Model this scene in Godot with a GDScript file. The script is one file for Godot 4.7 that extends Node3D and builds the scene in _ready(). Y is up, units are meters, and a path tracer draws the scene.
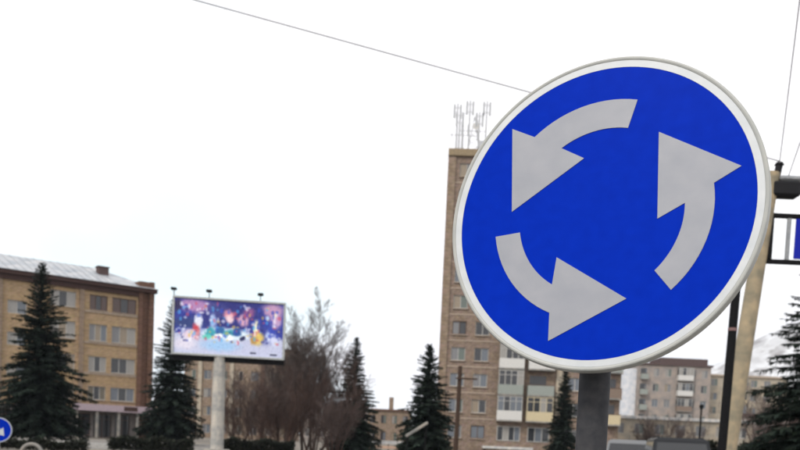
extends Node3D
# A roundabout sign close to the camera on an overcast winter day, a small town square behind it.

const CAM_F := 2.0            # focal length over picture height
var rng := RandomNumberGenerator.new()
var taken := {}
var M := {}

# ------------------------------------------------------------------ mesh builder
class MB:
	var v := PackedVector3Array()
	var n := PackedVector3Array()
	var c := PackedColorArray()
	var uv := PackedVector2Array()
	var col := Color(1, 1, 1)
	var use_uv := false

	func tri(a: Vector3, b: Vector3, d: Vector3, na: Vector3, nb: Vector3, nd: Vector3) -> void:
		# a, b, d counter-clockwise seen from outside; written clockwise for the engine
		v.append(a); v.append(d); v.append(b)
		n.append(na); n.append(nd); n.append(nb)
		c.append(col); c.append(col); c.append(col)

	func face(a: Vector3, b: Vector3, d: Vector3) -> void:
		var nn := (b - a).cross(d - a).normalized()
		tri(a, b, d, nn, nn, nn)

	func quad(a: Vector3, b: Vector3, d: Vector3, e: Vector3) -> void:
		var nn := (b - a).cross(d - a).normalized()
		tri(a, b, d, nn, nn, nn)
		tri(a, d, e, nn, nn, nn)

	func box(ctr: Vector3, size: Vector3, bas := Basis.IDENTITY) -> void:
		var h := size * 0.5
		var p: Array[Vector3] = []
		for i in 8:
			p.append(ctr + bas * Vector3(h.x if i & 1 else -h.x, h.y if i & 2 else -h.y, h.z if i & 4 else -h.z))
		quad(p[4], p[5], p[7], p[6]); quad(p[1], p[0], p[2], p[3])
		quad(p[5], p[1], p[3], p[7]); quad(p[0], p[4], p[6], p[2])
		quad(p[6], p[7], p[3], p[2]); quad(p[0], p[1], p[5], p[4])

	func span(a: Vector3, b: Vector3) -> void:      # box between two corners
		box((a + b) * 0.5, (b - a).abs())

	func cbox(ctr: Vector3, size: Vector3, ch: float, bas := Basis.IDENTITY) -> void:   # chamfered box
		var h := size * 0.5
		var g := h - Vector3(ch, ch, ch)
		var ax := [Vector3.RIGHT, Vector3.UP, Vector3.BACK]
		for k in 3:
			for s in [-1.0, 1.0]:
				var n1: Vector3 = ax[k] * s
				var u: Vector3 = ax[(k + 1) % 3]
				var w: Vector3 = ax[(k + 2) % 3]
				var hk: float = h[k]
				var gu: float = g[(k + 1) % 3]
				var gw: float = g[(k + 2) % 3]
				var q := [n1 * hk - u * gu - w * gw, n1 * hk + u * gu - w * gw, n1 * hk + u * gu + w * gw, n1 * hk - u * gu + w * gw]
				if s < 0.0: q.reverse()
				quad(ctr + bas * q[0], ctr + bas * q[1], ctr + bas * q[2], ctr + bas * q[3])
		for k in 3:
			for s in [-1.0, 1.0]:
				for t in [-1.0, 1.0]:
					var u: Vector3 = ax[k]
					var a: Vector3 = ax[(k + 1) % 3] * s
					var b: Vector3 = ax[(k + 2) % 3] * t
					var gu: float = g[k]
					var pa: Vector3 = a * h[(k + 1) % 3] + b * g[(k + 2) % 3]
					var pb: Vector3 = a * g[(k + 1) % 3] + b * h[(k + 2) % 3]
					var q := [pa - u * gu, pa + u * gu, pb + u * gu, pb - u * gu]
					var nn: Vector3 = (q[1] - q[0]).cross(q[2] - q[0])
					if nn.dot(a + b) < 0.0: q.reverse()
					quad(ctr + bas * q[0], ctr + bas * q[1], ctr + bas * q[2], ctr + bas * q[3])
		for i in 8:
			var sg := Vector3(1 if i & 1 else -1, 1 if i & 2 else -1, 1 if i & 4 else -1)
			var q := [Vector3(h.x, g.y, g.z) * sg, Vector3(g.x, h.y, g.z) * sg, Vector3(g.x, g.y, h.z) * sg]
			if (q[1] - q[0]).cross(q[2] - q[0]).dot(sg) < 0.0: q.reverse()
			face(ctr + bas * q[0], ctr + bas * q[1], ctr + bas * q[2])

	func tube(a: Vector3, b: Vector3, ra: float, rb: float, sides := 8, caps := true) -> void:
		var d := (b - a).normalized()
		var u := d.cross(Vector3.UP if absf(d.y) < 0.9 else Vector3.RIGHT).normalized()
		var w := d.cross(u)
		for i in sides:
			var t0 := TAU * i / sides
			var t1 := TAU * (i + 1) / sides
			var n0 := u * cos(t0) + w * sin(t0)
			var n1 := u * cos(t1) + w * sin(t1)
			tri(a + n0 * ra, a + n1 * ra, b + n1 * rb, n0, n1, n1)
			tri(a + n0 * ra, b + n1 * rb, b + n0 * rb, n0, n1, n0)
			if caps:
				tri(a, a + n1 * ra, a + n0 * ra, -d, -d, -d)
				tri(b, b + n0 * rb, b + n1 * rb, d, d, d)

	func path(pts: Array, r: float, sides := 6) -> void:
		for i in pts.size() - 1:
			tube(pts[i], pts[i + 1], r, r, sides, i == 0 or i == pts.size() - 2)

	func lathe(profile: Array, seg := 96) -> void:   # profile of (radius, z) turned about z, faceted across, smooth around
		for k in profile.size() - 1:
			var p: Vector2 = profile[k]
			var q: Vector2 = profile[k + 1]
			var sl := Vector2(q.y - p.y, p.x - q.x).normalized()   # normal in (r, z): to the outside when the profile runs from the rim's back over the front to the centre
			for i in seg:
				var t0 := TAU * i / seg
				var t1 := TAU * (i + 1) / seg
				var e0 := Vector3(cos(t0), sin(t0), 0)
				var e1 := Vector3(cos(t1), sin(t1), 0)
				var n0 := e0 * sl.x + Vector3(0, 0, sl.y)
				var n1 := e1 * sl.x + Vector3(0, 0, sl.y)
				var a := e0 * p.x + Vector3(0, 0, p.y)
				var b := e1 * p.x + Vector3(0, 0, p.y)
				var d := e1 * q.x + Vector3(0, 0, q.y)
				var e := e0 * q.x + Vector3(0, 0, q.y)
				tri(a, b, d, n0, n1, n1)
				if q.x > 1e-5: tri(a, d, e, n0, n1, n0)

	func plate(poly: PackedVector2Array, z0: float, z1: float) -> void:   # polygon in xy, ccw, between two depths
		var idx := Geometry2D.triangulate_polygon(poly)
		for i in range(0, idx.size(), 3):
			var a := poly[idx[i]]; var b := poly[idx[i + 1]]; var d := poly[idx[i + 2]]
			if (b - a).cross(d - a) < 0.0:
				var s := b; b = d; d = s
			face(Vector3(a.x, a.y, z1), Vector3(b.x, b.y, z1), Vector3(d.x, d.y, z1))
			face(Vector3(a.x, a.y, z0), Vector3(d.x, d.y, z0), Vector3(b.x, b.y, z0))
		for i in poly.size():
			var a := poly[i]; var b := poly[(i + 1) % poly.size()]
			quad(Vector3(a.x, a.y, z0), Vector3(b.x, b.y, z0), Vector3(b.x, b.y, z1), Vector3(a.x, a.y, z1))

	func mesh() -> ArrayMesh:
		var arr := []
		arr.resize(Mesh.ARRAY_MAX)
		arr[Mesh.ARRAY_VERTEX] = v
		arr[Mesh.ARRAY_NORMAL] = n
		arr[Mesh.ARRAY_COLOR] = c
		if use_uv: arr[Mesh.ARRAY_TEX_UV] = uv
		var m := ArrayMesh.new()
		m.add_surface_from_arrays(Mesh.PRIMITIVE_TRIANGLES, arr)
		return m

# ------------------------------------------------------------------ scene helpers
func numbered(called: String) -> String:
	var k: int = taken.get(called, 0)
	taken[called] = k + 1
	return called if k == 0 else "%s_%03d" % [called, k]

func tag(o: Node, label: String, category: String, group := "") -> void:
	o.set_meta("label", label)
	o.set_meta("category", category)
	if group != "": o.set_meta("group", group)

func thing(called: String, label: String, category: String, at := Vector3.ZERO, turn := 0.0, group := "") -> Node3D:
	var o := Node3D.new()
	o.name = numbered(called)
	add_child(o)
	o.position = at
	o.rotation.y = turn
	tag(o, label, category, group)
	return o

func part(called: String, what, material: Material, parent: Node, at := Vector3.ZERO) -> MeshInstance3D:
	var o := MeshInstance3D.new()
	o.name = called
	o.mesh = what.mesh() if what is MB else what
	o.material_override = material
	o.cast_shadow = GeometryInstance3D.SHADOW_CASTING_SETTING_ON
	o.position = at
	parent.add_child(o, true)
	return o

func structure(called: String, what, material: Material) -> MeshInstance3D:
	var o := part(numbered(called), what, material, self)
	o.set_meta("kind", "structure")
	return o

func mat(lin: Color, rough := 0.8, tex: Texture2D = null, scale := 1.0, metal := 0.0, vcol := false) -> StandardMaterial3D:
	var m := StandardMaterial3D.new()
	m.albedo_color = lin.linear_to_srgb()
	m.roughness = rough
	m.metallic = metal
	if tex:
		m.albedo_texture = tex
		m.uv1_triplanar = true
		m.uv1_world_triplanar = true
		m.uv1_scale = Vector3.ONE / scale
	if vcol: m.vertex_color_use_as_albedo = true
	return m

func dull(m: StandardMaterial3D, spec: float) -> StandardMaterial3D:
	m.metallic_specular = spec
	return m

func noise_tex(size: int, freq: float, lo: float, hi: float, sd: int, oct := 5, warm := 0.0) -> ImageTexture:
	var f := FastNoiseLite.new()
	f.seed = sd
	f.noise_type = FastNoiseLite.TYPE_SIMPLEX_SMOOTH
	f.frequency = freq
	f.fractal_octaves = oct
	var src := f.get_seamless_image(size, size)
	var im := Image.create(size, size, false, Image.FORMAT_RGB8)
	for y in size:
		for x in size:
			var t := src.get_pixel(x, y).r
			var g := lerpf(lo, hi, t)
			im.set_pixel(x, y, Color(minf(g * (1.0 + warm * (t - 0.5)), 1.0), g, minf(g * (1.0 - warm * (t - 0.5)), 1.0)))
	return ImageTexture.create_from_image(im)

func painted_haze_tex() -> ImageTexture:      # haze painted as a pale tone, with bare brown ground showing through in patches
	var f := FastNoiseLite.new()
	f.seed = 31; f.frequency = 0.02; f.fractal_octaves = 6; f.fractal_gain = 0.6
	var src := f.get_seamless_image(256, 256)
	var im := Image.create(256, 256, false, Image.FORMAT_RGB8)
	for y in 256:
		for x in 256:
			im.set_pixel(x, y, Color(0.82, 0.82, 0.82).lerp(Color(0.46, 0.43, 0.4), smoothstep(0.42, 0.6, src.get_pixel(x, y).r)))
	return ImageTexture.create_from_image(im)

func brick_tex(sd: int) -> ImageTexture:      # course lines far too fine to tell apart, with tone from brick to brick
	var r := RandomNumberGenerator.new()
	r.seed = sd
	var im := Image.create(256, 256, false, Image.FORMAT_RGB8)
	im.fill(Color(0.86, 0.85, 0.83))
	for j in 16:
		for i in 9:
			var off := 16 if j % 2 else 0
			var g := r.randf_range(0.78, 1.0)
			var tint := Color(g, g * r.randf_range(0.95, 1.0), g * r.randf_range(0.9, 1.0))
			im.fill_rect(Rect2i(i * 32 - off, j * 16, 30, 14), tint)
	return ImageTexture.create_from_image(im)

# ------------------------------------------------------------------ windows and walls
# strips of wall round openings; opens: Array of [x0, x1, y0, y1]; front face at z = 0, thickness goes back
func wall_with_openings(mb: MB, x0: float, x1: float, y0: float, y1: float, opens: Array, thick: float) -> void:
	var ys := [y0, y1]
	for o in opens:
		for k in [2, 3]:
			var yy: float = clampf(o[k], y0, y1)
			if not ys.has(yy): ys.append(yy)
	ys.sort()
	for i in ys.size() - 1:
		var a: float = ys[i]
		var b: float = ys[i + 1]
		var cut := []
		for o in opens:
			if o[2] < b - 0.001 and o[3] > a + 0.001: cut.append([o[0], o[1]])
		cut.sort_custom(func(p, q): return p[0] < q[0])
		var x := x0
		for s in cut:
			if s[0] > x + 0.001: mb.span(Vector3(x, a, -thick), Vector3(s[0], b, 0))
			x = maxf(x, s[1])
		if x < x1 - 0.001: mb.span(Vector3(x, a, -thick), Vector3(x1, b, 0))

# a window in an opening: frame, panes and a sill; the child node is a part, the rest its sub-parts
func window(parent: Node, r: Array, z: float, leaves: int, frame_m: Material, panes: Array, sill_m: Material = null, called := "window", transom := 0.0) -> void:
	var w: float = r[1] - r[0]
	var h: float = r[3] - r[2]
	var t := 0.075
	var f := MB.new()
	f.box(Vector3(0, h * 0.5 - t * 0.5, 0), Vector3(w, t, 0.07))
	f.box(Vector3(0, -h * 0.5 + t * 0.5, 0), Vector3(w, t, 0.07))
	for i in leaves + 1:
		var x := -w * 0.5 + t * 0.5 + (w - t) * i / leaves
		f.box(Vector3(x, 0, 0), Vector3(t, h - 2 * t, 0.07))
	if transom > 0.0:
		for i in leaves:
			var x0 := -w * 0.5 + t * 0.5 + (w - t) * (i + 0.5) / leaves
			f.box(Vector3(x0, h * 0.5 - transom, 0), Vector3((w - t) / leaves - t, t * 0.8, 0.06))
	var o := part(called, f, frame_m, parent, Vector3((r[0] + r[1]) * 0.5, (r[2] + r[3]) * 0.5, z))
	for i in leaves:
		var g := MB.new()
		g.box(Vector3.ZERO, Vector3((w - t) / leaves - t, h - 2 * t, 0.012))
		part("pane", g, panes[i % panes.size()], o, Vector3(-w * 0.5 + t * 0.5 + (w - t) * (i + 0.5) / leaves, 0, -0.01))
	if sill_m:
		var s := MB.new()
		s.box(Vector3.ZERO, Vector3(w + 0.2, 0.07, 0.3))
		part("sill", s, sill_m, o, Vector3(0, -h * 0.5 - 0.037, 0.08 - z * 0.5))

func pick(list: Array):
	return list[rng.randi() % list.size()]

# ------------------------------------------------------------------ trees
func spruce(h: float, r: float, sd: int, label: String, at: Vector3, group: String, dens := 1.0, step := 0.07, wid := 0.075) -> void:
	var g := RandomNumberGenerator.new()
	g.seed = sd
	var root := thing("spruce_tree", label, "tree", at, g.randf() * TAU, group)
	var tk := MB.new()
	tk.col = Color(1, 1, 1)
	var prev := Vector3(0, -0.1, 0)
	for i in 8:
		var p := Vector3(g.randf_range(-0.03, 0.03), h * (i + 1) / 8.0 - 0.1 * h / 14.0, g.randf_range(-0.03, 0.03))
		tk.tube(prev, p, 0.016 * h * (1.0 - i / 8.2), 0.016 * h * (1.0 - (i + 1) / 8.2), 8, false)
		prev = p
	part("trunk", tk, M.bark, root)
	var cr := MB.new()
	var lobes := FastNoiseLite.new()
	lobes.seed = sd; lobes.frequency = 0.55
	var y := h * 0.06
	while y < h * 0.985:
		var t := y / h
		var rad := (r * pow(1.0 - t, 0.85) * (0.55 + 0.45 * smoothstep(0.0, 0.16, t)) + 0.03) * g.randf_range(0.82, 1.12)
		var nb := int(lerpf(14.0, 6.0, t) * dens) + g.randi() % 3
		var a0 := g.randf() * TAU
		for k in nb:
			var az := a0 + TAU * k / nb + g.randf_range(-0.35, 0.35)
			var L := rad * g.randf_range(0.6, 1.18) * (1.0 + 0.55 * lobes.get_noise_3d(cos(az) * 1.6, y * 0.9, sin(az) * 1.6))
			var out := Vector3(cos(az), 0, sin(az))
			var side := Vector3(-out.z, 0, out.x)
			var rise := lerpf(0.02, 0.75, t * t)
			var sag := lerpf(0.42, 0.12, t)
			var tone := g.randf_range(0.65, 1.25)
			var nt := maxi(4, int(L / step))
			var y0 := y + g.randf_range(-0.12, 0.12)
			for j in nt + 1:
				var s := float(j) / nt
				var pos := out * (L * s) + Vector3(0, y0 + L * (rise * s - sag * s * s + 0.22 * sag * s * s * s), 0)
				var tl := (0.16 + 0.34 * L * (1.0 - s * 0.85) * (0.35 + s)) * g.randf_range(0.7, 1.25)
				tl = minf(tl, 0.6) * (1.0 - 0.45 * t)
				cr.col = Color(0.026, 0.036, 0.028) * (tone * g.randf_range(0.7, 1.3))
				for sg in [-1.0, 1.0]:
					var d: Vector3 = (out * g.randf_range(0.5, 0.95) + side * sg * g.randf_range(0.5, 0.9) + Vector3(0, g.randf_range(-0.55, 0.05), 0)).normalized()
					_twig(cr, pos, d, tl, wid * g.randf_range(0.7, 1.4), g)
				if g.randf() < 0.55:
					_twig(cr, pos, (out * 0.35 + Vector3(0, -1.0, 0) + side * g.randf_range(-0.3, 0.3)).normalized(), tl * 0.7, wid, g)
			cr.col = Color(0.026, 0.036, 0.028) * tone
			_twig(cr, out * L + Vector3(0, y0 + L * (rise - sag * 0.78), 0), (out + Vector3(0, rise * 0.5 - 0.1, 0)).normalized(), 0.26 * (1.0 - 0.5 * t), wid, g)
		y += lerpf(0.22, 0.15, t) * (h / 12.0) * g.randf_range(0.8, 1.2)
	for k in 7:
		cr.col = Color(0.026, 0.036, 0.028)
		_twig(cr, Vector3(0, h * 0.955 + 0.004 * h * k, 0), Vector3(cos(k * 2.4), 1.2 + 0.3 * k, sin(k * 2.4)).normalized(), 0.03 * h * (1.0 - 0.08 * k), 0.04, g)
	part("crown", cr, M.needles, root)

func _twig(m: MB, p: Vector3, d: Vector3, L: float, w: float, g: RandomNumberGenerator) -> void:
	var u := d.cross(Vector3(g.randf_range(-0.5, 0.5), 1, g.randf_range(-0.5, 0.5))).normalized() * w
	var mid := p + d * (L * 0.4)
	var e := p + d * L
	var nn := u.cross(d).normalized()
	if nn.y < 0.0: nn = -nn
	m.tri(p, mid + u, e, nn, nn, nn)
	m.tri(p, e, mid - u, nn, nn, nn)

func limb(tk: MB, tw: MB, p: Vector3, d: Vector3, L: float, rad: float, lev: int, last: int, g: RandomNumberGenerator, up: float, spread: float, kids: int) -> void:
	var m := tk if lev <= 1 else tw
	var segs := 6 if lev == 0 else 4 if lev < last else 1
	var q := p
	var sides := 7 if lev == 0 else 5 if lev == 1 else 3
	for i in segs:
		var f0 := float(i) / segs
		var f1 := float(i + 1) / segs
		d = (d + Vector3(g.randf_range(-1, 1), g.randf_range(-0.4, 0.7) + up * 0.3, g.randf_range(-1, 1)) * (0.045 + 0.06 * lev)).normalized()
		var e := q + d * (L / segs)
		m.tube(q, e, rad * (1.0 - 0.75 * f0), rad * (1.0 - 0.75 * f1), sides, false)
		if lev < last and (i > 0 or lev > 0):
			var nk := kids + (g.randi() % 2)
			for k in nk:
				var az := g.randf() * TAU
				var u := d.cross(Vector3(cos(az), 0.3, sin(az))).normalized()
				var cd := (d + u * spread * g.randf_range(0.6, 1.3) + Vector3(0, up * 0.25, 0)).normalized()
				var cl := L * g.randf_range(0.34, 0.58) * (1.1 - 0.45 * f1)
				limb(tk, tw, q.lerp(e, g.randf()), cd, cl, maxf(rad * (1.0 - 0.75 * f1) * 0.5, 0.0065), lev + 1, last, g, up, spread, kids)
		q = e

func bare_tree(called: String, h: float, stems: int, sd: int, label: String, at: Vector3, group: String, bark: Material, twig: Material, last := 4, up := 1.0, spread := 0.7, kids := 2, lean := 0.15, thick := 0.013) -> void:
	var g := RandomNumberGenerator.new()
	g.seed = sd
	var root := thing(called, label, "tree" if called.ends_with("tree") else "shrub", at, 0.0, group)
	var tk := MB.new()
	var tw := MB.new()
	for s in stems:
		var az := TAU * s / stems + g.randf_range(-0.4, 0.4)
		var tilt := lean * (g.randf_range(0.4, 1.3) if stems > 1 else 0.3)
		var d := Vector3(cos(az) * tilt, 1, sin(az) * tilt).normalized()
		var hh := h * g.randf_range(0.72, 0.95) * (1.0 if stems > 1 else 0.93)
		limb(tk, tw, Vector3(cos(az), 0, sin(az)) * (0.012 * h * (stems - 1)) - Vector3(0, 0.1, 0), d, hh, thick * h, 0, last, g, up, spread, kids)
	part("trunk", tk, bark, root)
	part("crown", tw, twig, root)

func hedge(size: Vector3, sd: int, label: String, at: Vector3, turn: float) -> void:
	var g := RandomNumberGenerator.new()
	g.seed = sd
	var root := thing("hedge", label, "hedge", at, turn, "low hedges round the square")
	var tk := MB.new()
	var nst := int(size.x / 0.5)
	for i in nst:
		var x := -size.x * 0.5 + size.x * (i + 0.5) / nst
		tk.tube(Vector3(x, -0.05, 0), Vector3(x + g.randf_range(-0.1, 0.1), size.y * 0.8, g.randf_range(-0.1, 0.1)), 0.03, 0.012, 5, false)
	part("stems", tk, M.bark, root).set_meta("kind", "stuff")
	var lf := MB.new()
	for i in int(size.x * size.y * 1500.0):
		var p := Vector3(g.randf_range(-0.5, 0.5) * size.x, size.y * g.randf_range(0.08, 1.0), g.randf_range(-0.5, 0.5) * size.z)
		p.y += 0.1 * sin(p.x * 3.1) * (p.y / size.y)
		lf.col = Color(0.024, 0.027, 0.02) * g.randf_range(0.5, 1.4)
		_twig(lf, p, Vector3(g.randf_range(-1, 1), g.randf_range(-0.3, 1), g.randf_range(-1, 1)).normalized(), g.randf_range(0.1, 0.24), 0.05, g)
	part("foliage", lf, M.needles, root)

# ------------------------------------------------------------------ the roundabout sign
func arrow_poly(k: int) -> PackedVector2Array:
	# tip, outer barb, inner barb, outer shoulder, inner shoulder, outer tail corner, inner tail corner
	var T := [
		[Vector2(0.1102, 0.173), Vector2(0.2871, 0.0875), Vector2(0.1283, -0.0165), Vector2(0.2364, 0.0549), Vector2(0.182, 0.0152), Vector2(0.1739, -0.1704), Vector2(0.1349, -0.1285)],
		[Vector2(0.1128, 0.1707), Vector2(0.2931, 0.0929), Vector2(0.1337, -0.0215), Vector2(0.2443, 0.0555), Vector2(0.1843, 0.0127), Vector2(0.1869, -0.1729), Vector2(0.1411, -0.1305)],
		[Vector2(0.1227, 0.1656), Vector2(0.2877, 0.0718), Vector2(0.1252, -0.0255), Vector2(0.2349, 0.0357), Vector2(0.1803, 0.0024), Vector2(0.1572, -0.1827), Vector2(0.1209, -0.1364)]]
	var q: Array = T[k]
	var out: Array[Vector2] = [q[0], q[2], q[4]]
	var n := 14
	for i in range(1, n):     # inner edge, shoulder to tail
		var t := float(i) / n
		out.append(Vector2.from_angle(lerpf(q[4].angle(), q[6].angle(), t)) * lerpf(q[4].length(), q[6].length(), t))
	out.append(q[6]); out.append(q[5])
	for i in range(1, n):
		var t := float(i) / n
		out.append(Vector2.from_angle(lerpf(q[5].angle(), q[3].angle(), t)) * lerpf(q[5].length(), q[3].length(), t))
	out.append(q[3]); out.append(q[1])
	var res := PackedVector2Array()
	for p in out: res.append(p.rotated(TAU * k / 3.0))
	if Geometry2D.is_polygon_clockwise(res): res.reverse()
	return res

func roundabout_sign() -> void:
	var root := thing("roundabout_sign", "large round blue roundabout sign with three grey arrows on a dark post", "road sign", Vector3(0.441, 0.12, -2.112))
	var pose := Transform3D(Basis.from_euler(Vector3(-0.1057, -0.46316, -0.03)), Vector3(0.4094, 2.1116, -2.0196))
	var to_local := Transform3D(Basis.IDENTITY, -root.position)
	var pl := MB.new()          # pressed plate: back flange, rolled lip, border ring
	pl.lathe([Vector2(0.329, -0.024), Vector2(0.3495, -0.024), Vector2(0.3505, -0.022), Vector2(0.3505, -0.004), Vector2(0.3498, -0.001), Vector2(0.348, 0.0014), Vector2(0.345, 0.002), Vector2(0.342, 0.0012), Vector2(0.3405, 0.0)], 128)
	pl.lathe([Vector2(0.0, -0.004), Vector2(0.345, -0.004)].map(func(p): return p), 96)
	var plate := part("plate", pl, M.galv_rim, root)
	plate.transform = to_local * pose
	var bd := MB.new()
	bd.lathe([Vector2(0.3405, -0.0005), Vector2(0.3405, 0.0004), Vector2(0.3258, 0.0004), Vector2(0.3258, -0.0005)], 128)
	part("border", bd, M.film_white, plate)
	var fc := MB.new()
	fc.lathe([Vector2(0.3255, 0.0), Vector2(0.0, 0.0)], 128)
	part("face", fc, M.film_blue, plate)
	for k in 3:
		var a := MB.new()
		a.plate(arrow_poly(k), 0.0002, 0.0012)
		part("arrow", a, M.film_grey, plate)
	var post := MB.new()
	post.tube(Vector3(0, 0, 0), Vector3(0, 2.27, 0), 0.036, 0.036, 40)
	part("post", post, M.post_dark, root)
	var cap := MB.new()
	cap.tube(Vector3(0, 2.27, 0), Vector3(0, 2.285, 0), 0.038, 0.033, 32)
	part("cap", cap, M.black_plastic, root)
	for y in [1.85, 2.16]:
		var b := MB.new()
		b.tube(Vector3(0, y - 0.018, 0), Vector3(0, y + 0.018, 0), 0.0395, 0.0395, 32)
		b.box(Vector3(-0.016, y, 0.048), Vector3(0.05, 0.036, 0.03), Basis.from_euler(Vector3(0, -0.463, 0)))
		part("clamp", b, M.galv, root)

# ------------------------------------------------------------------ entry
func _ready() -> void:
	rng.seed = 7
	# camera
	var cam := Camera3D.new()
	cam.name = "camera"
	cam.projection = Camera3D.PROJECTION_FRUSTUM
	cam.near = 0.05
	cam.far = 9000.0
	cam.size = 0.05 / CAM_F
	cam.frustum_offset = Vector2(0, 0.05 * 273.0 / 900.0)
	cam.position = Vector3(0, 1.6, 0)
	cam.rotation = Vector3(-60.0 / 900.0, 0, 0.045)
	var lens := CameraAttributesPhysical.new()
	lens.frustum_focal_length = 35.0
	lens.frustum_near = 0.05
	lens.frustum_far = 9000.0
	lens.frustum_focus_distance = 2.2
	lens.exposure_aperture = 5.6
	cam.attributes = lens
	add_child(cam)
	cam.current = true
	# sky: an even bright overcast
	var im := Image.create(512, 256, false, Image.FORMAT_RGBF)
	var f := FastNoiseLite.new()
	f.seed = 11; f.frequency = 1.3; f.fractal_octaves = 5
	for y in 256:
		var el := PI * (0.5 - (y + 0.5) / 256.0)
		for x in 512:
			var az := TAU * (x + 0.5) / 512.0
			var d := Vector3(cos(el) * cos(az), sin(el) * 2.2, cos(el) * sin(az))
			var t := clampf(f.get_noise_3dv(d) * 0.9 + 0.5, 0, 1)
			var g := lerpf(0.97, 1.1, t)
			im.set_pixel(x, y, Color(g * lerpf(0.8, 1.0, smoothstep(0.05, 0.45, t)), g * lerpf(0.96, 1.0, t), g))
	var pano := PanoramaSkyMaterial.new()
	pano.panorama = ImageTexture.create_from_image(im)
	var sky := Sky.new()
	sky.sky_material = pano
	var env := Environment.new()
	env.background_mode = Environment.BG_SKY
	env.sky = sky
	env.tonemap_mode = Environment.TONE_MAPPER_LINEAR
	env.tonemap_exposure = 1.42
	env.sdfgi_enabled = true
	env.ssao_enabled = true
	env.ssil_enabled = true
	env.fog_enabled = true
	env.fog_density = 0.00012
	env.fog_light_color = Color(0.9, 0.94, 1.0)
	var we := WorldEnvironment.new()
	we.environment = env
	add_child(we)
	var sun := DirectionalLight3D.new()
	sun.name = "sun"
	sun.light_energy = 0.5
	sun.light_color = Color(1.0, 0.975, 0.94)
	sun.light_angular_distance = 14.0
	sun.shadow_enabled = true
	sun.rotation = Vector3(deg_to_rad(-42), deg_to_rad(-38), 0)
	add_child(sun)

	make_materials()
	ground_and_roads()
	hills()
	left_building()
	tower_block()
	middle_block()
	right_block()
	low_building()
	far_houses()
	trees()
	billboard()
	roundabout_sign()
	right_poles()
	wires()
	small_things()
	vehicles()

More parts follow.
